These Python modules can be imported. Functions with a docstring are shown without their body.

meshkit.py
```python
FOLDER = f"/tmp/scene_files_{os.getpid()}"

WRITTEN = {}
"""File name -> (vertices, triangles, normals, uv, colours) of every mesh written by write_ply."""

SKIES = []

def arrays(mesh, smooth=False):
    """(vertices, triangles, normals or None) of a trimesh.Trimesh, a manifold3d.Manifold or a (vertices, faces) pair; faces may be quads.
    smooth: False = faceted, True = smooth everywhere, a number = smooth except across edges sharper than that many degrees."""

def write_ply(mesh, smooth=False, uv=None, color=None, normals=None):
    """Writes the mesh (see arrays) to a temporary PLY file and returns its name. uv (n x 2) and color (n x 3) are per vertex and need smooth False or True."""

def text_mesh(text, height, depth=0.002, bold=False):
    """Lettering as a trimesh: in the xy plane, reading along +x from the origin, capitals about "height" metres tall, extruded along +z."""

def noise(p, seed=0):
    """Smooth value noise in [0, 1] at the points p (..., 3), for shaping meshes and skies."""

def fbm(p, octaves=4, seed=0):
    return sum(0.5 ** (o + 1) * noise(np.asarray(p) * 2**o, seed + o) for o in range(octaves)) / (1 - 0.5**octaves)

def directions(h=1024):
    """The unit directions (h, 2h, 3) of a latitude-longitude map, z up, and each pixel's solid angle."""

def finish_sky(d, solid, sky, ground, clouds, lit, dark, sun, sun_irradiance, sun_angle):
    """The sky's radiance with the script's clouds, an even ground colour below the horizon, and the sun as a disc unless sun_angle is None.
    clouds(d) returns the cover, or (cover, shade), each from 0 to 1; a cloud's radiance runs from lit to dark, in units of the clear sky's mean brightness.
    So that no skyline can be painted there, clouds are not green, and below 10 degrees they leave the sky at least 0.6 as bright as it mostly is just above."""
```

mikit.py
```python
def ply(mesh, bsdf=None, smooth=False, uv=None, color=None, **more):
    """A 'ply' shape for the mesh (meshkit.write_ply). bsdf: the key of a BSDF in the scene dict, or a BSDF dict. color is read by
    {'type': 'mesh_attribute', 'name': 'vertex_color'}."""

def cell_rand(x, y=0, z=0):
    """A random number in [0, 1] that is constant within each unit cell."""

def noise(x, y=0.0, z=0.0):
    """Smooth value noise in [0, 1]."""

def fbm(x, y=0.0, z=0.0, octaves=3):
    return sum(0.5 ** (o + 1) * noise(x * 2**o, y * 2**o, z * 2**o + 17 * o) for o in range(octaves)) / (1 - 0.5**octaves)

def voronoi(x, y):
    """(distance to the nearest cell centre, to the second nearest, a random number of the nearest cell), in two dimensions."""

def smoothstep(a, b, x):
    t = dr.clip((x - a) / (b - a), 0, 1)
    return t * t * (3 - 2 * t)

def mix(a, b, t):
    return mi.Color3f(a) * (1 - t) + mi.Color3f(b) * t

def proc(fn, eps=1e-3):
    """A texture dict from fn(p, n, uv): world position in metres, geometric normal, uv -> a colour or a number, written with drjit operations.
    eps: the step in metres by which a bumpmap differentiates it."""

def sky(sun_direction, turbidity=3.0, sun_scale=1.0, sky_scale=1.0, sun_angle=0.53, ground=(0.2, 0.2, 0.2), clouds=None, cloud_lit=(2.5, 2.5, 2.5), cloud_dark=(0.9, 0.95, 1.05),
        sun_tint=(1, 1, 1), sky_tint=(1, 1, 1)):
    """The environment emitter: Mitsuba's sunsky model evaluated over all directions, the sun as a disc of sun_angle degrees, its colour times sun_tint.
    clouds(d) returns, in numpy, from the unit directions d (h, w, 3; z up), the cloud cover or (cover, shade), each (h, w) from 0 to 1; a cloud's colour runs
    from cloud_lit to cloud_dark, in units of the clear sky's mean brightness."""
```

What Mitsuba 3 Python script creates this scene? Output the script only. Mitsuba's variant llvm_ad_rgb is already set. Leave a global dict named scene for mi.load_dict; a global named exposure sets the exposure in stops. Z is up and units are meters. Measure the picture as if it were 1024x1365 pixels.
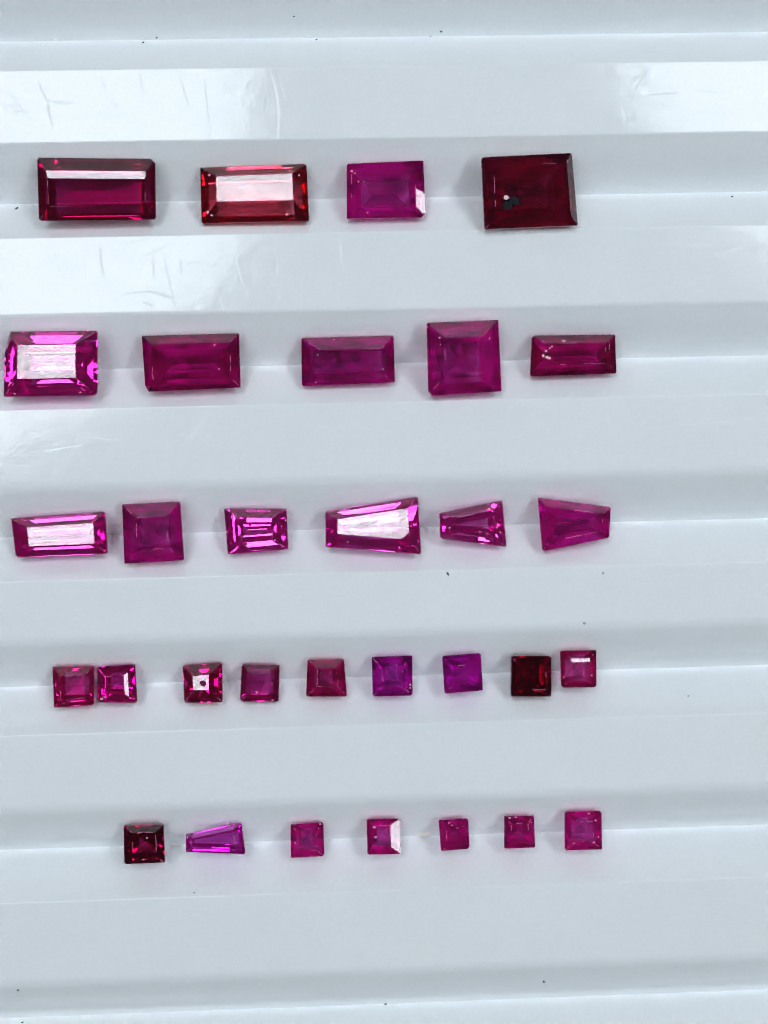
import math, numpy as np, trimesh, drjit as dr, mitsuba as mi, mikit, meshkit
from mikit import noise, fbm, smoothstep, mix
from scipy.spatial import HalfspaceIntersection
T = mi.ScalarTransform4f
MM = 0.001                     # the tables below are in millimetres
scene, labels = {}, {}

# ---------------------------------------------------------------- camera, light, exposure
exposure = -0.28
RIGHT_UP_BACK = np.array([[0.998927, 0.024901, -0.039058], [-0.0235, 0.999078, 0.035925], [0.039917, -0.034969, 0.998591]])
EYE = np.array([0, 0, 100.0]) * MM
cam = np.eye(4)
cam[:3, 0], cam[:3, 1], cam[:3, 2], cam[:3, 3] = -RIGHT_UP_BACK[:, 0], RIGHT_UP_BACK[:, 1], -RIGHT_UP_BACK[:, 2], EYE
scene['camera'] = {'type': 'perspective', 'fov_axis': 'x', 'fov': math.degrees(2 * math.atan(512 / 2000.0)), 'to_world': T(cam), 'near_clip': 0.01, 'far_clip': 20.0}
AMBIENT = 0.035
LAMP = 12.0
WINDOW = 0.5
TINT = np.array([0.91, 1.0, 1.062])
scene['room_light'] = {'type': 'constant', 'radiance': {'type': 'rgb', 'value': (AMBIENT * TINT).tolist()}}


def lamp(key, outline, label, power):
    """a flat light panel 0.6 m above the tray, shining down"""
    from shapely.geometry import Polygon
    v, f = trimesh.creation.triangulate_polygon(Polygon(outline), engine='earcut')
    v = np.column_stack([v, np.full(len(v), 600.0)]) * MM
    m = trimesh.Trimesh(v, f, process=False)
    if m.face_normals[0, 2] > 0:
        f = f[:, ::-1]
    scene[key] = mikit.ply((v, f), {'type': 'diffuse', 'reflectance': {'type': 'rgb', 'value': 0.5}},
                           emitter={'type': 'area', 'radiance': {'type': 'rgb', 'value': (power * TINT).tolist()}})
    labels[key] = {'label': label, 'category': 'light panel'}


lamp('light_panel', [[-190.0, 310.0], [-190.0, 40.0], [-312.0, 30.0], [-312.0, -215.0], [-262.0, -215.0], [-262.0, -5.52], [-170.44, -5.52], [-107.57, 25.93], [-55.19, 69.83], [-34.58, 102.26], [-30.99, 145.93], [-28.74, 191.49], [-28.74, 310.0]], 'light panel above the upper left of the tray', LAMP)  # its lower left wing is added to soften the contact shadows
lamp('light_panel_001', [[138.23, 310.0], [138.23, 189.39], [156.14, 147.6], [203.93, 102.23], [244.39, 62.2], [262.0, 55.0], [262.0, -215.0], [362.0, -215.0], [362.0, 160.0], [265.0, 200.0], [265.0, 310.0]], 'light panel above the upper right of the tray', LAMP)

v = np.array([[-450, 650, 90], [450, 650, 90], [450, 650, 600], [-450, 650, 600]]) * MM
scene['window'] = mikit.ply((v, np.array([[0, 1, 2], [0, 2, 3]])), {'type': 'diffuse', 'reflectance': {'type': 'rgb', 'value': 0.5}},
                            emitter={'type': 'area', 'radiance': {'type': 'rgb', 'value': (WINDOW * TINT).tolist()}})
labels['window'] = {'label': 'pale daylit window behind the upper edge of the tray', 'category': 'window'}

# ---------------------------------------------------------------- tables (millimetres, camera 100 mm above the ridge tops)
VALLEYS = [28.661, 17.761, 6.489, -4.821, -15.08, -26.312, -38.022]
UPPER, LOWER, DEPTH = (3.42, 2.766, 3.229)
GEMS = [
    dict(label='long dark plum rectangular ruby at the left end of the top row', loc=[[-4.542, -2.194], [-4.398, -2.309], [2.952, -2.327], [3.037, -2.21], [3.133, 1.317], [2.848, 1.583], [-4.363, 1.733], [-4.473, 1.585]], ins=[0.15, 0.875, 0.112, 0.65, 0.3, [0.85, 0.5, 10.0], 0.153, 0.7], at=[-13.685, 18.336, 0.544], tilt=[2.3, -5.2], hc=0.508, gt=0.244, m=2.03, pav=[[0.16, 68.1], [0.34, 48.9], [0.52, 42.8], [1.0, 4.0]], col=(0.4, 5e-05, 0.03), milk=0.25, dull=0, inc=[]),
    dict(label='crimson rectangular ruby with a mirror-white table and red edges in the top row', loc=[[-3.543, -1.794], [-3.478, -1.851], [3.502, -1.865], [3.575, -1.8], [3.5, 1.784], [3.342, 1.906], [-3.483, 1.808], [-3.531, 1.752]], ins=[0.065, 1.3, 0.08, 0.95, 0.144, 0.725, 0.074, 1.1], at=[-4.171, 17.663, -0.229], tilt=[-1.7, -0.2], hc=0.641, gt=0.226, m=1.886, pav=[[0.16, 63.5], [0.34, 52.3], [0.52, 48.6], [1.0, 4.1]], col=(0.88, 0.012, 0.035), milk=0.07, dull=0, inc=[[-2.872, 1.236, 0.2, 'rose_glint'], [-3.035, -1.159, 0.25, 'rose_glint'], [-2.845, -1.358, 0.175, 'rose_glint'], [2.124, -1.394, 0.2, 'rose_glint'], [2.976, 1.093, 0.15, 'rose_glint']]),
    dict(label='bright pink rectangular ruby in the top row, third from left', loc=[[-3.086, -1.469], [-3.032, -1.526], [1.87, -1.537], [2.141, -1.254], [2.076, 2.185], [2.021, 2.226], [-2.9, 2.093], [-3.002, 1.988]], ins=[0.082, 0.7, 0.4, 0.6, 0.059, 0.7, 0.124, 0.3], at=[4.997, 17.446, -0.093], tilt=[0.3, 0.95], hc=0.132, gt=0.226, m=1.882, pav=[[0.16, 62.7], [0.34, 51.9], [0.52, 41.2], [1.0, 4.2]], col=(0.92, 0.0006, 0.24), milk=1.2, dull=1, inc=[[-2.692, 1.565, 0.2, 'rose_glint'], [-2.497, 1.414, 0.125, 'rose_glint'], [-2.262, 0.869, 0.125, 'rose_glint'], [-1.915, 0.863, 0.125, 'rose_glint'], [-1.715, -1.163, 0.125, 'rose_glint']]),
    dict(label='largest, darkest blood-red ruby at the right end of the top row', loc=[[-2.996, -2.32], [-2.898, -2.447], [3.149, -2.292], [3.193, -2.232], [2.895, 2.373], [2.773, 2.469], [-3.008, 2.27], [-3.089, 2.15]], ins=[0.139, 0.6, 0.062, 0.5, 0.127, 0.75, 0.137, 0.7], at=[13.935, 17.35, 0.89], tilt=[0.3, 0.8], hc=0.614, gt=0.295, m=2.458, pav=[[0.2, 62.0], [0.42, 53.1], [0.66, 39.1], [1.0, 6.7]], col=(0.27, 0.0001, 0.006), milk=0.5, dull=1, inc=[[-1.591, -0.491, 0.4, 'pale'], [-1.503, -0.98, 0.8, 'black'], [-1.054, -0.744, 0.7, 'black'], [-0.853, -0.601, 0.25, 'black']]),
    dict(label='magenta ruby with a white mirror table at the left end of the second row', loc=[[-2.981, 1.054], [-3.021, 0.86], [-3.162, -1.82], [-3.096, -1.9], [2.787, -1.932], [2.939, -1.739], [3.053, 2.203], [2.957, 2.287], [-2.51, 2.35], [-2.623, 2.263]], ins=[0.117, 1.0, 0.103, 1.125, 0.4, 1.3, 0.114, 0.95, 0.127, 0.5], at=[-17.662, 6.482, 0.798], tilt=[-0.7, -0.2], hc=0.728, gt=0.257, m=2.141, pav=[[0.2, 67.9], [0.45, 51.5], [0.72, 41.5], [1.0, 33.5]], col=(0.92, 0.025, 0.42), milk=0.2, dull=0, inc=[[-2.409, -1.701, 0.15, 'rose_glint'], [1.847, -1.696, 0.15, 'rose_glint'], [-0.128, 1.699, 0.125, 'rose_glint']]),
    dict(label='dull crimson rectangular ruby with reddish right end in the second row', loc=[[-2.525, -1.187], [-2.315, -1.587], [3.696, -1.452], [3.746, -1.385], [3.744, 2.084], [3.701, 2.131], [-2.6, 2.093], [-2.647, 2.018]], ins=[0.3, 0.7, 0.061, 0.6, 0.063, 0.6, 0.083, 0.6], at=[-9.155, 6.336, 0.171], tilt=[0.3, -1.2], hc=0.465, gt=0.223, m=1.859, pav=[[0.2, 65.8], [0.45, 53.2], [0.72, 42.2], [1.0, 33.3]], col=(0.66, 0.0008, 0.15), milk=0.8, dull=1, inc=[[2.142, 1.358, 0.125, 'rose_glint'], [2.394, -0.222, 0.1, 'rose_glint'], [-1.335, 1.674, 0.075, 'rose_glint']]),
    dict(label='pink rectangular ruby with a chipped right edge in the middle of the second row', loc=[[-3.112, -1.543], [-3.015, -1.638], [2.998, -1.526], [3.104, -1.445], [3.087, 1.497], [3.024, 1.597], [-2.982, 1.568], [-3.078, 1.473]], ins=[0.118, 0.6, 0.127, 0.85, 0.093, 0.85, 0.136, 1.25], at=[1.758, 6.564, -0.48], tilt=[-0.7, -0.2], hc=0.404, gt=0.194, m=1.617, pav=[[0.16, 62.1], [0.34, 50.7], [0.52, 42.6], [1.0, 4.4]], col=(0.92, 0.0006, 0.24), milk=1.2, dull=1, inc=[[-0.909, 1.413, 0.1, 'rose_glint'], [2.285, -0.644, 0.125, 'rose_glint'], [-2.175, -1.395, 0.1, 'rose_glint'], [-1.981, 0.391, 0.1, 'rose_glint']]),
    dict(label='large square magenta ruby in the second row', loc=[[-1.971, -1.724], [-1.73, -2.051], [2.852, -1.852], [2.897, -1.807], [2.774, 2.818], [2.715, 2.863], [-1.884, 2.763], [-1.969, 2.68]], ins=[0.3, 1.3, 0.061, 1.1, 0.056, 1.1, 0.096, 1.1], at=[8.965, 6.092, 0.831], tilt=[1.3, -0.2], hc=0.609, gt=0.292, m=2.434, pav=[[0.16, 63.9], [0.34, 56.8], [0.52, 43.5], [1.0, 4.1]], col=(0.92, 0.0006, 0.24), milk=1.2, dull=1, inc=[[-1.933, 2.471, 0.125, 'rose_glint'], [-1.161, 1.72, 0.15, 'rose_glint'], [2.097, 1.605, 0.125, 'rose_glint'], [-1.121, 1.278, 0.1, 'rose_glint']]),
    dict(label='crimson oblong ruby with white specks, rightmost in second row', loc=[[-2.964, -1.28], [-2.869, -1.385], [2.823, -1.291], [2.897, -1.232], [2.854, 1.26], [2.798, 1.314], [-2.611, 1.361], [-2.788, 1.231]], ins=[0.107, 0.7, 0.084, [0.45, 0.3, 10.0], 0.064, 0.55, 0.156, 0.9], at=[16.957, 6.633, -0.759], tilt=[1.0, -0.3], hc=0.275, gt=0.165, m=1.373, pav=[[0.2, 62.1], [0.45, 53.2], [0.72, 43.2], [1.0, 32.9]], col=(0.66, 0.0008, 0.14), milk=0.35, dull=1, inc=[[-2.056, -0.013, 0.25, 'pale'], [-1.705, -0.171, 0.25, 'pale'], [-1.898, 0.285, 0.175, 'pale'], [-1.855, -0.118, 0.25, 'pale'], [-1.641, 0.48, 0.15, 'pale'], [-1.487, 0.577, 0.125, 'pale'], [-0.671, 0.912, 0.25, 'pale']]),
    dict(label='slanted long magenta ruby with a white glare band, leftmost in the third row', loc=[[-3.528, -1.552], [-3.376, -1.674], [2.488, -1.581], [2.555, -1.475], [2.439, 1.115], [2.293, 1.219], [-3.729, 0.924], [-3.771, 0.872]], ins=[0.148, 0.7, 0.102, 0.75, 0.25, 0.7, 0.059, 1.05], at=[-17.086, -4.341, -0.403], tilt=[-0.7, 2.8], hc=0.492, gt=0.174, m=1.446, pav=[[0.2, 65.4], [0.45, 53.0], [0.72, 38.7], [1.0, 33.0]], col=(0.92, 0.025, 0.42), milk=0.22, dull=0, inc=[]),
    dict(label='square dull magenta ruby beside the slanted one in the third row', loc=[[-1.932, -1.984], [-1.878, -2.025], [1.898, -1.9], [2.011, -1.821], [1.875, 1.868], [1.775, 2.009], [-1.898, 1.913], [-1.95, 1.847]], ins=[0.065, 0.9, 0.119, 0.9, 0.134, 0.9, 0.069, 0.95], at=[-11.458, -4.565, 0.241], tilt=[-0.7, -2.2], hc=0.495, gt=0.238, m=1.98, pav=[[0.16, 59.9], [0.34, 52.2], [0.52, 43.4], [1.0, 4.6]], col=(0.92, 0.0006, 0.24), milk=1.2, dull=1, inc=[]),
    dict(label='glittering pink oblong ruby with a ragged left edge in the third row', loc=[[-1.57, -1.798], [-1.507, -1.855], [2.436, -1.613], [2.466, -1.57], [2.418, 0.998], [2.315, 1.099], [-1.578, 1.22], [-1.739, 1.154]], ins=[0.061, 0.7, 0.05, 1.0, 0.137, 0.6, 0.2, 1.0], at=[-5.004, -4.323, -0.36], tilt=[-0.7, -0.2], hc=0.384, gt=0.184, m=1.537, pav=[[0.2, 63.0], [0.45, 52.7], [0.72, 40.8], [1.0, 33.8]], col=(0.92, 0.025, 0.42), milk=0.25, dull=0, inc=[[2.311, 0.318, 0.175, 'rose_glint'], [-1.59, -0.333, 0.15, 'rose_glint'], [-0.322, -1.265, 0.175, 'rose_glint'], [1.579, -0.964, 0.15, 'rose_glint']]),
    dict(label='large tapered ruby with a gleaming white face in the third row', loc=[[-3.158, -1.188], [-3.122, -1.229], [3.112, -1.881], [3.2, -1.767], [3.079, 1.892], [3.016, 1.952], [-3.02, 1.168], [-3.124, 1.044]], ins=[0.056, 0.9, 0.114, 0.7, 0.102, 0.7, 0.125, 0.85], at=[3.113, -4.594, -0.011], tilt=[-4.7, 4.8], hc=0.652, gt=0.23, m=1.917, pav=[[0.2, 61.9], [0.45, 54.8], [0.72, 42.0], [1.0, 32.8]], col=(0.92, 0.025, 0.42), milk=0.22, dull=0, inc=[[-1.864, 1.202, 0.125, 'rose_glint'], [-0.598, 1.27, 0.125, 'rose_glint'], [-1.658, -0.937, 0.15, 'rose_glint']]),
    dict(label='small sparkling tapered ruby, second from right in the third row', loc=[[-2.168, -0.793], [-2.067, -0.891], [2.179, -1.544], [2.28, -1.449], [2.055, 1.52], [1.953, 1.582], [-2.131, 0.844], [-2.17, 0.802]], ins=[0.127, 0.5, 0.124, 0.7, 0.095, 0.5, 0.06, 1.1], at=[9.829, -4.616, -0.345], tilt=[-0.7, -1.2], hc=0.391, gt=0.188, m=1.563, pav=[[0.2, 63.5], [0.42, 52.3], [0.66, 38.7], [1.0, 6.7]], col=(0.92, 0.025, 0.42), milk=0.25, dull=0, inc=[[1.119, 1.029, 0.2, 'rose_glint'], [1.597, -0.189, 0.15, 'rose_glint'], [1.842, -0.547, 0.15, 'rose_glint'], [-1.524, -0.16, 0.15, 'rose_glint'], [0.483, -0.462, 0.125, 'rose_glint'], [0.985, -0.576, 0.125, 'rose_glint']]),
    dict(label='dull tapered ruby narrowing to the right at the right end of the third row', loc=[[-2.242, -1.708], [-2.13, -1.799], [2.213, -1.038], [2.298, -0.937], [2.426, 0.947], [2.353, 1.05], [-2.428, 1.795], [-2.485, 1.741]], ins=[0.124, 0.6, 0.137, 0.6, 0.116, 0.5, 0.095, 0.4], at=[16.754, -4.693, -0.145], tilt=[1.3, -1.2], hc=0.449, gt=0.216, m=1.797, pav=[[0.2, 64.7], [0.42, 47.1], [0.66, 36.8], [1.0, 6.8]], col=(0.92, 0.0006, 0.24), milk=1.2, dull=1, inc=[]),
    dict(label='square crimson ruby at the left end of the fourth row', loc=[[-1.34, -1.33], [-1.269, -1.396], [1.187, -1.316], [1.317, -1.179], [1.392, 1.279], [1.334, 1.348], [-1.292, 1.362], [-1.367, 1.294]], ins=[0.067, 0.6, 0.151, 0.6, 0.08, 0.6, 0.102, 0.5], at=[-17.095, -14.763, -0.545], tilt=[0.3, -0.2], hc=0.345, gt=0.165, m=1.379, pav=[[0.16, 60.5], [0.34, 54.0], [0.52, 44.4], [1.0, 4.4]], col=(0.8, 0.0008, 0.11), milk=0.3, dull=0, inc=[[-0.684, -1.078, 0.1, 'rose_glint']]),
    dict(label='small pink ruby with a white bar touching the leftmost square of the fourth row', loc=[[-1.558, -0.866], [-1.435, -0.966], [0.94, -1.071], [1.094, -0.924], [1.018, 1.449], [0.953, 1.522], [-1.43, 1.433], [-1.491, 1.362]], ins=[0.143, 0.6, 0.3, [0.5, 0.25, 19.0], 0.081, 0.65, 0.068, 0.55], at=[-13.984, -14.907, -0.469], tilt=[0.3, 0.8], hc=0.324, gt=0.156, m=1.296, pav=[[0.2, 62.6], [0.42, 49.5], [0.66, 39.6], [1.0, 6.6]], col=(0.92, 0.0006, 0.24), milk=0.2, dull=0, inc=[[-1.248, -0.705, 0.2, 'rose_glint'], [-1.045, -0.561, 0.125, 'rose_glint'], [0.888, -0.769, 0.125, 'rose_glint']]),
    dict(label='small square ruby with a white table and a dark dot in the fourth row', loc=[[-1.518, -1.378], [-1.407, -1.535], [1.003, -1.546], [1.064, -1.503], [1.08, 1.007], [0.933, 1.102], [-1.465, 0.978], [-1.561, 0.913]], ins=[0.149, 0.85, 0.071, 0.85, 0.25, 0.75, 0.095, 0.7], at=[-8.258, -14.556, -0.606], tilt=[-3.7, 5.8], hc=0.449, gt=0.158, m=1.321, pav=[[0.2, 64.4], [0.45, 57.1], [0.72, 45.0], [1.0, 33.7]], col=(0.8, 0.0008, 0.11), milk=0.1, dull=0, inc=[[-0.198, -0.242, 0.5, 'mauve']]),
    dict(label='small dark magenta square ruby, fourth in the fourth row', loc=[[-1.366, -1.071], [-1.227, -1.219], [1.157, -1.29], [1.22, -1.254], [1.344, 1.119], [1.254, 1.188], [-1.089, 1.317], [-1.2, 1.166]], ins=[0.151, 0.65, 0.064, 0.65, 0.109, 0.55, 0.154, 0.6], at=[-4.689, -14.948, -0.846], tilt=[-0.7, -1.2], hc=0.326, gt=0.156, m=1.304, pav=[[0.16, 62.8], [0.34, 55.1], [0.52, 37.4], [1.0, 4.6]], col=(0.62, 0.0006, 0.14), milk=0.2, dull=0, inc=[[-0.228, -0.566, 0.175, 'rose_glint'], [0.813, -1.154, 0.15, 'rose_glint'], [0.791, -0.039, 0.125, 'rose_glint'], [-1.215, 0.071, 0.1, 'rose_glint']]),
    dict(label='small crimson ruby slightly wider at its base in the middle of the fourth row', loc=[[-1.377, -1.128], [-1.283, -1.217], [1.268, -1.293], [1.365, -1.194], [1.226, 1.158], [1.106, 1.242], [-1.139, 1.269], [-1.216, 1.174]], ins=[0.14, 0.7, 0.119, 0.55, 0.107, 0.55, 0.118, 0.7], at=[-0.227, -14.693, -0.575], tilt=[0.3, 0.8], hc=0.32, gt=0.154, m=1.281, pav=[[0.2, 60.4], [0.42, 50.1], [0.66, 39.3], [1.0, 8.0]], col=(0.8, 0.0008, 0.11), milk=0.6, dull=1, inc=[]),
    dict(label='square purple ruby with a red lower right edge in the fourth row', loc=[[-1.351, -1.247], [-1.235, -1.333], [1.231, -1.351], [1.33, -1.243], [1.369, 1.281], [1.304, 1.355], [-1.298, 1.328], [-1.348, 1.281]], ins=[0.116, 0.7, 0.111, 0.7, 0.096, 0.7, 0.051, 0.7], at=[4.227, -14.676, -0.371], tilt=[0.3, -1.2], hc=0.338, gt=0.162, m=1.353, pav=[[0.2, 62.3], [0.42, 53.5], [0.66, 39.5], [1.0, 7.7]], col=(0.74, 0.0008, 0.46), milk=0.3, dull=1, inc=[[1.172, -0.613, 0.175, 'rose_glint'], [1.167, -0.816, 0.15, 'rose_glint']]),
    dict(label='tilted bright purple square ruby in the fourth row', loc=[[-1.246, -1.248], [-1.137, -1.334], [1.284, -1.207], [1.351, -1.145], [1.244, 1.249], [1.105, 1.324], [-1.264, 1.217], [-1.347, 1.079]], ins=[0.137, 0.7, 0.071, 0.6, 0.131, 0.7, 0.148, 0.7], at=[8.953, -14.593, -0.197], tilt=[0.3, -1.2], hc=0.332, gt=0.16, m=1.329, pav=[[0.2, 67.0], [0.45, 53.3], [0.72, 41.4], [1.0, 32.8]], col=(0.74, 0.0008, 0.46), milk=0.6, dull=1, inc=[]),
    dict(label='very dark red square ruby in the fourth row', loc=[[-1.393, -1.259], [-1.31, -1.336], [1.295, -1.414], [1.341, -1.348], [1.372, 1.229], [1.226, 1.34], [-1.198, 1.409], [-1.321, 1.311]], ins=[0.122, 0.5, 0.068, 0.4, 0.148, 0.6, 0.144, 0.45], at=[13.598, -14.937, -0.263], tilt=[-0.7, -1.2], hc=0.304, gt=0.553, m=1.382, pav=[[0.2, 62.1], [0.45, 53.0], [0.72, 46.9], [1.0, 32.9]], col=(0.24, 1e-09, 0.004), milk=0.2, dull=0, inc=[]),
    dict(label='small crimson ruby with a white top glare at the right end of the fourth row', loc=[[-1.208, -1.084], [-1.065, -1.218], [1.086, -1.282], [1.204, -1.15], [1.229, 1.176], [1.175, 1.235], [-1.161, 1.264], [-1.225, 1.208]], ins=[0.133, 0.7, 0.129, 0.55, 0.067, [0.5, 0.25, 11.0], 0.086, 0.7], at=[16.824, -14.54, -0.278], tilt=[4.0, 0.0], hc=0.307, gt=0.147, m=1.227, pav=[[0.16, 65.0], [0.34, 55.7], [0.52, 42.0], [1.0, 4.2]], col=(0.8, 0.0008, 0.11), milk=0.3, dull=1, inc=[[0.806, -0.45, 0.125, 'rose_glint'], [-1.02, -0.498, 0.1, 'rose_glint']]),
    dict(label='dark wine square ruby at the left end of the bottom row', loc=[[-1.358, -1.196], [-1.251, -1.311], [1.304, -1.28], [1.346, -1.214], [1.327, 1.154], [1.227, 1.29], [-1.259, 1.302], [-1.314, 1.244]], ins=[0.14, 0.45, 0.067, 0.5, 0.133, 0.45, 0.061, 0.6], at=[-12.615, -25.326, 0.312], tilt=[-0.7, -0.2], hc=0.327, gt=0.314, m=1.306, pav=[[0.2, 60.9], [0.45, 51.1], [0.72, 42.2], [1.0, 32.6]], col=(0.4, 5e-05, 0.03), milk=0.05, dull=0, inc=[[0.246, 0.493, 0.125, 'rose_glint'], [-0.044, -0.955, 0.15, 'rose_glint'], [-0.339, 0.814, 0.1, 'rose_glint']]),
    dict(label='long tapered purple ruby in the bottom row', loc=[[-1.935, -0.626], [-1.905, -0.68], [1.941, -0.968], [2.029, -0.878], [1.829, 1.002], [1.7, 1.125], [-1.859, 0.519], [-1.918, 0.469]], ins=[0.049, 0.35, 0.154, 0.6, 0.136, 0.3, 0.062, 0.4], at=[-7.961, -25.393, -0.187], tilt=[1.3, 1.8], hc=0.262, gt=0.126, m=1.047, pav=[[0.16, 65.7], [0.34, 53.2], [0.52, 41.7], [1.0, 4.4]], col=(0.74, 0.0008, 0.46), milk=0.5, dull=0, inc=[[0.875, 1.089, 0.125, 'rose_glint'], [-1.795, 0.319, 0.15, 'rose_glint']]),
    dict(label='small square ruby right of the tapered one in the bottom row', loc=[[-1.134, -1.116], [-1.095, -1.154], [1.0, -1.125], [1.109, -0.995], [1.118, 1.021], [1.01, 1.168], [-1.037, 1.109], [-1.093, 1.071]], ins=[0.055, 0.5, 0.146, 0.5, 0.152, 0.5, 0.053, 0.5], at=[-1.767, -25.598, -0.357], tilt=[1.3, 0.8], hc=0.282, gt=0.135, m=1.126, pav=[[0.2, 57.8], [0.42, 51.7], [0.66, 37.0], [1.0, 7.1]], col=(0.92, 0.0006, 0.24), milk=0.5, dull=1, inc=[[-0.796, -0.108, 0.125, 'rose_glint'], [0.893, 1.055, 0.15, 'rose_glint'], [-0.766, 1.11, 0.1, 'rose_glint']]),
    dict(label='small purple ruby whose right edge shines bright white in the bottom row', loc=[[-1.122, -1.068], [-1.027, -1.168], [1.072, -1.226], [1.129, -1.147], [1.115, 1.011], [0.99, 1.163], [-1.026, 1.23], [-1.121, 1.163]], ins=[0.119, 0.5, 0.092, 0.65, 0.147, 0.4, 0.093, 0.45], at=[3.381, -25.47, -0.121], tilt=[3.0, 0.0], hc=0.101, gt=0.135, m=1.126, pav=[[0.2, 62.3], [0.42, 53.2], [0.66, 37.4], [1.0, 6.9]], col=(0.92, 0.0006, 0.24), milk=0.3, dull=1, inc=[[-0.628, 0.672, 0.2, 'pale'], [-0.543, 0.007, 0.2, 'pale']]),
    dict(label='tiny reddish square ruby with chipped corner beside the beige fleck in the bottom row', loc=[[-0.929, -1.018], [-0.833, -1.077], [0.867, -1.009], [1.004, -0.862], [0.962, 0.951], [0.808, 1.059], [-0.988, 1.023], [-1.037, 0.938]], ins=[0.09, 0.35, 0.144, 0.45, 0.146, 0.55, 0.079, 0.45], at=[8.157, -25.51, -0.198], tilt=[0.3, 0.8], hc=0.255, gt=0.122, m=1.02, pav=[[0.2, 68.3], [0.45, 54.0], [0.72, 46.4], [1.0, 33.0]], col=(0.75, 0.0008, 0.2), milk=0.6, dull=1, inc=[[-0.348, 0.813, 0.125, 'rose_glint'], [-0.149, 0.653, 0.1, 'rose_glint'], [-0.647, 1.026, 0.1, 'rose_glint']]),
    dict(label='tiny square ruby with a pale top edge, second from right in the bottom row', loc=[[-1.048, -1.029], [-0.977, -1.089], [0.959, -1.089], [1.046, -1.014], [1.005, 1.033], [0.958, 1.074], [-0.965, 1.104], [-1.004, 1.058]], ins=[0.097, 0.45, 0.092, 0.45, 0.049, 0.45, 0.048, 0.45], at=[12.579, -25.502, -0.245], tilt=[-0.7, 0.8], hc=0.262, gt=0.126, m=1.047, pav=[[0.2, 62.8], [0.45, 52.8], [0.72, 42.0], [1.0, 33.8]], col=(0.92, 0.0006, 0.24), milk=0.3, dull=1, inc=[[-0.648, 0.964, 0.175, 'rose_glint'], [-0.241, 1.001, 0.15, 'rose_glint'], [0.769, 0.661, 0.1, 'rose_glint']]),
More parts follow.
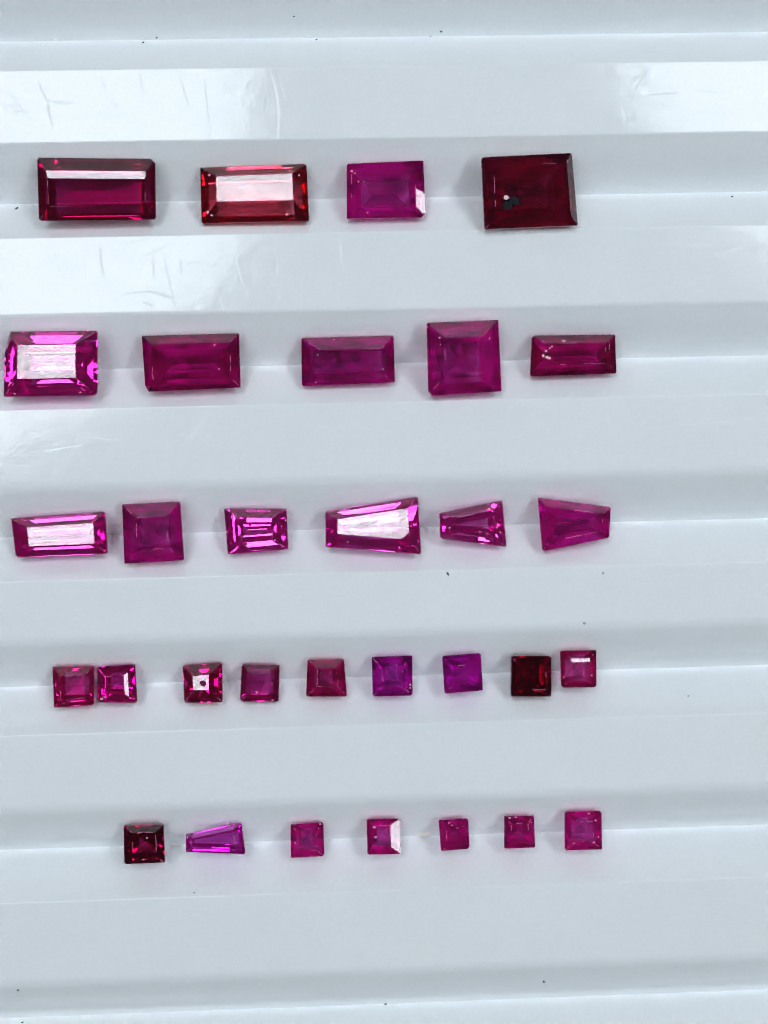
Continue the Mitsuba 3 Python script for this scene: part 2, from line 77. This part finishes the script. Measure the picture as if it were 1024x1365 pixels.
    dict(label='square pink ruby with shiny corners at the right end of the bottom row', loc=[[-1.277, -1.189], [-1.179, -1.295], [1.214, -1.342], [1.255, -1.274], [1.267, 1.158], [1.137, 1.288], [-1.103, 1.348], [-1.245, 1.218]], ins=[0.118, 0.65, 0.064, 0.65, 0.144, 0.65, 0.143, 0.65], at=[16.904, -25.503, -0.086], tilt=[1.3, -0.2], hc=0.318, gt=0.153, m=1.272, pav=[[0.2, 60.7], [0.42, 48.1], [0.66, 36.6], [1.0, 6.4]], col=(0.92, 0.0006, 0.24), milk=0.4, dull=1, inc=[[0.379, 1.15, 0.15, 'rose_glint'], [0.778, 0.728, 0.175, 'rose_glint'], [0.96, -0.452, 0.15, 'rose_glint'], [0.649, -0.748, 0.15, 'rose_glint'], [-0.676, -0.754, 0.125, 'rose_glint']]),
]
SPECKS = [
    (-1.271, 29.685, -1.739, 0.16, 20, 'dark', 'dark dust speck in the uppermost groove wall'),
    (28.465, 17.393, -2.774, 0.2, 0, 'dark', 'round dark dust speck right of the top row of rubies'),
    (-20.309, 17.399, -2.78, 0.34, 35, 'dark', 'short dark lint beside the leftmost top row ruby'),
    (8.085, -7.849, 0.0, 0.34, -60, 'dark', 'dark lint below the sparkling tapered ruby'),
    (-21.376, -35.053, -0.257, 0.2, 0, 'dark', 'dark dust speck in the lower left corner'),
    (14.11, -36.021, -0.808, 0.22, -50, 'dark', 'dark dust speck in the lowest groove, right of centre'),
    (-21.714, -38.251, -2.944, 0.2, 0, 'dark', 'dark dust speck cut by the lower left edge'),
    (3.332, -37.967, -3.128, 0.2, 0, 'dark', 'dark dust speck at the bottom middle'),
    (-10.594, 28.776, -3.061, 0.18, 0, 'dark', 'larger dark dust speck in the uppermost valley, left side'),
    (-11.493, 28.389, -2.891, 0.2, 20, 'dark', 'dark dust speck below the uppermost valley, left side'),
    (8.673, 28.892, -2.888, 0.2, 0, 'dark', 'dark dust speck above the uppermost valley near the middle'),
    (0.198, 28.472, -2.993, 0.18, 0, 'dark', 'dark dust speck in the uppermost valley, left of the middle'),
    (7.973, 28.632, -3.192, 0.13, 0, 'dark', 'tiny dark dust speck in the uppermost valley near the middle'),
    (-17.395, 28.765, -3.077, 0.2, 0, 'white', 'white dust speck in the uppermost valley, far left'),
    (18.549, -8.077, 0.0, 0.2, 15, 'grey', 'grey dust speck below the dull tapered ruby'),
    (17.217, -11.431, 0.0, 0.24, -20, 'grey', 'grey dust speck above the right end of the fourth row'),
    (24.501, -16.759, -1.193, 0.18, 0, 'grey', 'grey dust speck right of the fourth row'),
    (-9.434, -28.865, -0.234, 0.16, 0, 'grey', 'grey dust speck below the long tapered purple ruby'),
    (6.25, -26.022, -2.803, 0.8, 5, 'beige', 'beige fleck in the groove left of the tiny chipped ruby'),
]
SCRATCHES = [[-17.859, 24.538, 0.38, -0.925, 0.822, 0.04, 0.8, 0.1], [-16.929, 23.819, 0.979, -0.206, 1.168, 0.07, 1.0, 0.0], [-17.421, 22.948, 0.187, -0.982, 1.03, 0.05, 0.8, 0.1], [-16.173, 23.808, 0.957, -0.289, 0.407, 0.09, 0.9, 0.0], [-13.567, 24.307, 0.467, -0.884, 1.598, 0.04, 0.5, 0.1], [-12.94, 23.201, 0.369, -0.929, 1.064, 0.04, 0.4, 0.0], [-2.486, 23.343, 0.064, -0.998, 2.517, 0.05, 0.9, -0.06], [21.772, 25.103, 0.791, 0.612, 1.187, 0.03, 0.9, 0.0], [21.639, 24.709, 0.63, 0.776, 0.797, 0.03, 0.8, 0.0], [21.113, 24.815, 0.827, 0.562, 0.495, 0.03, 0.7, 0.0], [23.083, 23.75, 0.997, 0.073, 1.309, 0.04, 0.6, 0.0], [26.287, 23.854, 0.997, -0.075, 0.931, 0.04, 0.5, 0.0], [27.138, 23.346, 0.601, 0.8, 0.494, 0.03, 0.5, 0.0], [16.074, 22.415, 0.514, 0.858, 0.985, 0.04, 0.5, 0.1], [-10.492, 11.087, 0.948, -0.319, 1.037, 0.05, 1.0, 0.0], [-11.348, 10.487, 0.872, -0.49, 0.48, 0.05, 0.9, 0.0], [-10.91, 12.869, 0.028, -1.0, 0.992, 0.04, 0.6, 0.0], [-9.107, 13.008, 0.079, -0.997, 0.797, 0.03, 0.5, 0.0], [-14.339, 13.301, 0.105, -0.994, 1.253, 0.05, 0.7, 0.1], [-17.734, 10.562, 0.818, -0.575, 0.506, 0.05, 0.6, 0.0], [-16.623, 13.22, 0.396, -0.918, 0.465, 0.04, 0.5, 0.0], [-6.586, 10.444, 0.347, -0.938, 0.61, 0.05, 0.6, 0.0], [-5.253, 12.147, 0.292, -0.956, 1.791, 0.04, 0.5, 0.06], [1.515, 13.01, 0.173, -0.985, 1.739, 0.05, 0.6, 0.08], [-2.127, 13.325, 0.659, 0.752, 1.115, 0.03, 0.5, 0.0], [9.782, 13.554, 0.36, -0.933, 0.985, 0.06, 0.5, 0.0], [6.103, 12.182, 0.077, -0.997, 2.005, 0.04, 0.4, 0.0], [15.866, 12.997, 0.124, -0.992, 0.405, 0.04, 0.6, 0.0], [19.518, 11.633, 0.633, -0.774, 2.332, 0.03, 0.4, 0.02], [13.401, 10.38, 0.81, -0.586, 0.351, 0.03, 0.6, 0.0], [27.465, 13.361, 0.95, 0.312, 2.006, 0.05, 0.5, 0.0], [-8.575, 2.039, 0.611, 0.792, 1.596, 0.04, 0.8, 0.0], [-17.165, 1.22, 0.991, 0.136, 1.434, 0.04, 0.4, 0.0], [25.001, 1.803, 0.997, 0.073, 4.256, 0.05, 0.8, -0.006], [28.923, 2.168, 0.963, 0.27, 1.193, 0.04, 0.6, 0.0], [-5.549, 1.124, 0.928, -0.374, 1.218, 0.04, 0.3, 0.0], [6.9, -10.185, 0.816, 0.577, 2.126, 0.04, 0.7, 0.0], [5.552, -0.958, 0.757, -0.653, 0.635, 0.03, 0.5, 0.0], [13.403, -4.463, 0.901, -0.435, 0.703, 0.03, 0.3, 0.0], [-19.129, 1.314, 0.486, -0.874, 1.65, 0.05, 0.4, 0.0]]

# ---------------------------------------------------------------- materials
rng = np.random.default_rng(11)
scratches = [tuple(s) for s in SCRATCHES]
for k in range(6):                                     # scratches on the ridge tops
    y_lo, y_hi = VALLEYS[k + 1] + UPPER, VALLEYS[k] - LOWER
    for _ in range(30 if k < 3 else 8):
        x, y = rng.uniform(-27, 27), rng.uniform(y_lo, y_hi)
        a = rng.choice([rng.normal(0, .15), rng.normal(1.7, .35), rng.uniform(0, 3.1)], p=[.4, .4, .2])
        scratches.append((x, y, math.cos(a), math.sin(a), rng.uniform(.4, 2.4), rng.uniform(.02, .04), rng.uniform(.2, .6), rng.uniform(-.12, .12)))


def scratch_field(p):
    x, y = p.x / MM, p.y / MM
    s = mi.Float(0)
    for (cx, cy, ca, sa, ln, wd, st, bend) in scratches:
        u, v = (x - cx) * ca + (y - cy) * sa, (y - cy) * ca - (x - cx) * sa
        v = v - bend * u * u
        s = s + .45 * st * dr.exp(-dr.square(v / wd)) * smoothstep(ln, ln * .5, dr.abs(u))
    return s


def tray_height(p, n, uv):
    x, y = p.x / MM, p.y / MM
    return (0.004 * (noise(x * 1.3, y * 1.3) - .5) + 0.002 * fbm(x * 6, y * 9, 3.0) - 0.02 * scratch_field(p)) * MM


def tray_color(p, n, uv):
    x, y = p.x / MM, p.y / MM
    t = fbm(x * .16, y * .3, 5.0)
    return mix((.775, .800, .820), (.795, .815, .835), t) * (1 + .05 * (fbm(x * 8, y * 10, 2.0, octaves=2) - .5) + .06 * dr.minimum(scratch_field(p), 1))


def tray_rough(p, n, uv):
    x, y = p.x / MM, p.y / MM
    return .048 + .07 * fbm(x * .5, y * 1.3, 9.0) + 0.5 * dr.minimum(scratch_field(p), 1)


scene['milky_plastic'] = {'type': 'bumpmap', 'arbitrary': mikit.proc(tray_height, eps=0.02 * MM), 'scale': 1.0,
                          'bsdf': {'type': 'principled', 'base_color': mikit.proc(tray_color), 'roughness': mikit.proc(tray_rough), 'specular': 0.37}}


def polish(p, n, uv):                                   # finger grease and dust take some of the shine
    x, y = p.x / MM, p.y / MM
    a = fbm(x * 2.2 + 3, y * 3.1, 1.0, octaves=4)
    return 1 - .16 * smoothstep(.48, .72, a) - .30 * smoothstep(.72, .8, noise(x * 9, y * 9, 7.0))


def veils(p, n, uv):                                    # wisps and healed cracks inside the cloudy stones
    x, y = p.x / MM, p.y / MM
    a = fbm(x * 1.7 + 1.5 * noise(x * 2, y * 2, 4.0), y * 2.6, 11.0, octaves=4)
    b = dr.abs(fbm(x * 1.1 + 40, y * 2.3, 3.0, octaves=3) - .5)
    return .48 + .52 * smoothstep(.30, .62, a) - .2 * smoothstep(.035, .0, b)


scene['ruby'] = {'type': 'dielectric', 'int_ior': 1.765, 'ext_ior': 1.0}
scene['ruby_silky'] = {'type': 'roughdielectric', 'distribution': 'ggx', 'alpha': 0.06, 'int_ior': 1.765, 'ext_ior': 1.0}
scene['ruby_cloudy'] = {'type': 'dielectric', 'int_ior': 1.765, 'ext_ior': 1.0, 'specular_transmittance': mikit.proc(veils)}
scene['ruby_face'] = {'type': 'dielectric', 'int_ior': 1.765, 'ext_ior': 1.0, 'specular_reflectance': mikit.proc(polish)}
for name, c in dict(dark=(.07, .08, .10), grey=(.32, .35, .38), white=(.9, .92, .95), beige=(.80, .76, .62), pale=(.75, .6, .62), worn=(.80, .30, .50), rose_glint=(.92, .42, .60), mauve=(.12, .02, .06), black=(.02, .02, .025)).items():
    scene['mat_' + name] = {'type': 'diffuse', 'reflectance': {'type': 'rgb', 'value': list(c)}}  # the two pinks are painted sparkle and edge highlights

# ---------------------------------------------------------------- the grooved tray


def fillet(pts, radii, n=6):
    out = []
    for i, p in enumerate(pts):
        p = np.array(p, float)
        if i in (0, len(pts) - 1) or radii[i] == 0:
            out.append(p)
            continue
        a, b = np.array(pts[i - 1], float) - p, np.array(pts[i + 1], float) - p
        a, b = a / np.hypot(*a), b / np.hypot(*b)
        for t in np.linspace(0, 1, n + 1):
            q = p + a * radii[i] * (1 - t) ** 2 + b * radii[i] * t ** 2
            out.append(q)
    return out


XS = np.concatenate([np.linspace(-62, -30, 9)[:-1], np.linspace(-30, 30, 181), np.linspace(30, 62, 9)[1:]])


def strip(profile, seed):
    """a profile (y, z) run along x, with slightly wavy edges"""
    pr = np.array(profile)
    X = np.repeat(XS, len(pr))
    Y, Z = np.tile(pr[:, 0], len(XS)), np.tile(pr[:, 1], len(XS))
    w = meshkit.fbm(np.column_stack([X * .8, np.full_like(X, seed * 7.1), Y * .4]), 3, 5) - .5
    Z = Z + 0.03 * w * (Z < -0.02) * (Z > -DEPTH - .1)
    n = len(pr)
    i, j = np.meshgrid(np.arange(len(XS) - 1), np.arange(n - 1), indexing='ij')
    a = i * n + j
    f = np.stack([a, a + 1, a + n + 1, a + n], -1).reshape(-1, 4)
    return np.column_stack([X, Y, Z]) * MM, f


def orient(v, f):
    """normals up"""
    m = trimesh.Trimesh(v, np.vstack([f[:, [0, 1, 2]], f[:, [0, 2, 3]]]), process=False)
    return (v, f) if m.face_normals[:, 2].mean() > 0 else (v, f[:, ::-1])


labels['sorting_tray'] = {'label': 'milky white plastic sorting tray with parallel grooves under all the rubies', 'category': 'tray'}


def numbered(base, i):
    return base if i == 0 else f'{base}_{i:03d}'


valleys = [VALLEYS[0] + 11.3] + VALLEYS + [VALLEYS[-1] - 11.4]
for i, yv in enumerate(valleys):
    k = i - 1
    r_up = .10 if k <= 1 else .16 if k == 2 else .5
    prof = fillet([(yv + UPPER + 1.2, 0), (yv + UPPER, 0), (yv + UPPER * .42, -DEPTH * .35), (yv, -DEPTH), (yv - LOWER * .5, -DEPTH * .47), (yv - LOWER, 0), (yv - LOWER - 1.2, 0)],
                  [0, r_up, 1.3, .05, .9, .06, 0])
    scene['sorting_tray__' + numbered('groove', i)] = mikit.ply(orient(*strip(prof, i)), 'milky_plastic', smooth=35)
edges = [58.0] + [y for yv in valleys for y in (yv + UPPER + 1.2, yv - LOWER - 1.2)] + [-62.0]
for i in range(len(edges) // 2):
    a, b = edges[2 * i], edges[2 * i + 1]
    scene['sorting_tray__' + numbered('ridge', i)] = mikit.ply(orient(*strip([(y, 0) for y in np.linspace(a, b, 9)], 40 + i)), 'milky_plastic', smooth=True)
base = trimesh.creation.box(bounds=np.array([[-62, -62, -9], [62, 58, -DEPTH - .35]]) * MM)
sides = [trimesh.creation.box(bounds=np.array(b) * MM) for b in ([[-62, 58, -9], [62, 59, 0]], [[-62, -63, -9], [62, -62, 0]], [[-63, -63, -9], [-62, 59, 0]], [[62, -63, -9], [63, 59, 0]])]
scene['sorting_tray__base'] = mikit.ply(base, 'milky_plastic')
for i, s in enumerate(sides):
    scene['sorting_tray__' + numbered('rim', i)] = mikit.ply(s, 'milky_plastic')

# ---------------------------------------------------------------- the rubies


def gem_planes(g):
    """half-spaces of a step-cut stone: girdle, crown steps, table and pavilion steps, as (normal, offset, part)"""
    poly, out = np.array(g['loc']), []
    hc, gt, m = g['hc'], g['gt'], g['m']
    for i in range(len(poly)):
        a, b = poly[i], poly[(i + 1) % len(poly)]
        e = b - a
        n = np.array([e[1], -e[0]]) / np.hypot(*e)
        o = float(n @ a)
        out.append(([n[0], n[1], 0], o, 'girdle'))
        w = g['ins'][i]
        w1, w2, ang = w if isinstance(w, (list, tuple)) else (w, 0, 0)
        h1 = hc - w2 * math.tan(math.radians(ang))
        s = math.hypot(w1, h1)
        out.append(([n[0] * h1 / s, n[1] * h1 / s, w1 / s], o * h1 / s, 'crown_facet'))
        if w2:
            h2 = hc - h1
            s = math.hypot(w2, h2)
            out.append(([n[0] * h2 / s, n[1] * h2 / s, w2 / s], (o - w1) * h2 / s + h1 * w2 / s, 'crown_facet'))
        z, x = -gt, 0.0
        for f, ang in g['pav']:
            t = math.tan(math.radians(ang))
            s = math.hypot(t, 1)
            out.append(([n[0] * t / s, n[1] * t / s, -1 / s], (o - x) * t / s - z / s, 'pavilion'))
            z, x = z - (f * m - x) * t, f * m
    out.append(([0, 0, 1], hc, 'table'))
    return out


def lean(tx, ty):
    n = np.array([math.tan(math.radians(tx)), math.tan(math.radians(ty)), 1.0])
    n /= np.linalg.norm(n)
    x = np.array([1, 0, 0]) - n * n[0]
    x /= np.linalg.norm(x)
    return np.column_stack([x, np.cross(n, x), n])


def gem(key, g):
    pl = gem_planes(g)
    raw = HalfspaceIntersection(np.array([[*n, -o] for n, o, _ in pl]), np.array([0, 0, -.02])).intersections
    v = []
    for p in raw:
        if not any(np.abs(p - q).max() < 2e-3 for q in v):
            v.append(p)
    v = np.array(v)
    world = (v @ lean(*g['tilt']).T + np.array(g['at'])) * MM
    minor = g['m'] * 2
    col, milk = np.array(g['col']), g['milk'] * 1.0
    absorb = -np.log(col) / (1.7 * minor)
    scatter = milk / minor * np.array([1.0, .008, .6])
    st = (absorb + scatter) / MM
    top = float(st.max())
    scene['medium_' + key] = {'type': 'homogeneous', 'albedo': {'type': 'rgb', 'value': (scatter / (absorb + scatter)).tolist()},
                              'sigma_t': {'type': 'rgb', 'value': (st / top).tolist()}, 'scale': top}
    faces = {'table': [], 'girdle': [], 'pavilion': []}
    for n, o, part in pl:
        on = np.nonzero(np.abs(v @ np.array(n) - o) < 3e-3)[0]
        if len(on) < 3:
            continue
        c, n = v[on].mean(0), np.array(n, float)
        a = np.cross(n, [1.0, 0, 0] if abs(n[0]) < .8 else [0, 1.0, 0])
        a /= np.linalg.norm(a)
        b = np.cross(n, a)
        on = on[np.argsort(np.arctan2((v[on] - c) @ b, (v[on] - c) @ a))]
        tri = [[on[0], on[i], on[i + 1]] for i in range(1, len(on) - 1)]
        if part == 'crown_facet' and np.ptp(v[on], axis=0)[:2].max() < .3:
            part = 'girdle'                             # worn corners
        if part == 'crown_facet':
            faces[numbered('crown_facet', sum(k.startswith('crown') for k in faces))] = tri
        else:
            faces[part] += tri
    for part, tri in faces.items():
        if tri:
            used, inv = np.unique(np.array(tri), return_inverse=True)
            scene[f'{key}__{part}'] = mikit.ply((world[used], inv.reshape(-1, 3)), ('ruby_cloudy' if g['dull'] else 'ruby_face') if part == 'table' else 'ruby_cloudy' if g['dull'] and part[:5] == 'crown' else 'ruby_silky' if g['dull'] and part == 'pavilion' else 'ruby', interior={'type': 'ref', 'id': 'medium_' + key})
    crown = [(n, o) for n, o, part in pl if n[2] > .05]
    for i, (x, y, size, kind) in enumerate(g['inc']):   # flaws on or breaking the table; pink specks are painted sparkle
        b = trimesh.creation.icosphere(subdivisions=2, radius=.5)
        q = b.vertices * (1 + .9 * (meshkit.noise(b.vertices * 4 + i * 5.1 + x, 3) - .5))[:, None] * [size, size * .8, size * .35]
        zc = min((o - n[0] * x - n[1] * y) / n[2] for n, o in crown)
        q = (q + [x, y, zc - size * .08]) @ lean(*g['tilt']).T + np.array(g['at'])
        scene[f'{key}__' + numbered('inclusion_glint', i)] = mikit.ply((q * MM, b.faces), 'mat_' + kind, smooth=True)
    # pale tubes paint highlights on abraded edges between crown facets and round the table
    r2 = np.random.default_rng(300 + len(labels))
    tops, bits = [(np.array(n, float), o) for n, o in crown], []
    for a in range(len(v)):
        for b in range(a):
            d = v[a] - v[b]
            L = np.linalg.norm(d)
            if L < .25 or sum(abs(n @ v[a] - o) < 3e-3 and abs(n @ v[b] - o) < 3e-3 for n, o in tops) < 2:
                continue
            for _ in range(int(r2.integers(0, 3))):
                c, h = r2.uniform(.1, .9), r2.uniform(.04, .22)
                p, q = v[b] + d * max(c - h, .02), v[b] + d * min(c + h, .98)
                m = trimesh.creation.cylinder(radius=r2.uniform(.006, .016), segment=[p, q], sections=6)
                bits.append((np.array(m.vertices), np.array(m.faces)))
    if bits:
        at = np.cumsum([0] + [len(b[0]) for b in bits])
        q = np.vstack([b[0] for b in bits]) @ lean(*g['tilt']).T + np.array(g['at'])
        scene[f'{key}__worn_edge_glint'] = mikit.ply((q * MM, np.vstack([b[1] + a for b, a in zip(bits, at)])), 'mat_worn')
    labels[key] = {'label': g['label'], 'category': 'ruby'}


for i, g in enumerate(GEMS):
    gem(numbered('ruby_gem', i), g)

# ---------------------------------------------------------------- dust on the tray
rng = np.random.default_rng(5)
for i, (x, y, z, size, ang, kind, label) in enumerate(SPECKS):
    if kind != 'beige':
        size *= .8
    flat = .12 if kind == 'beige' else .35
    m = trimesh.creation.icosphere(subdivisions=2, radius=.5)
    v = m.vertices * [1, .45 if size > .26 else .8, flat]
    v = v * (1 + .5 * (meshkit.noise(m.vertices * 4 + i * 3.3, 2) - .5))[:, None]
    a = math.radians(ang)
    v = v @ np.array([[math.cos(a), math.sin(a), 0], [-math.sin(a), math.cos(a), 0], [0, 0, 1]]) * size
    key = numbered('beige_fleck' if kind == 'beige' else 'dust_speck', 0 if kind == 'beige' else i)
    scene[key] = mikit.ply(((v + [x, y, z + size * flat * .4]) * MM, m.faces), 'mat_' + kind, smooth=True)
    labels[key] = {'label': label, 'category': 'fleck' if kind == 'beige' else 'dust speck'}
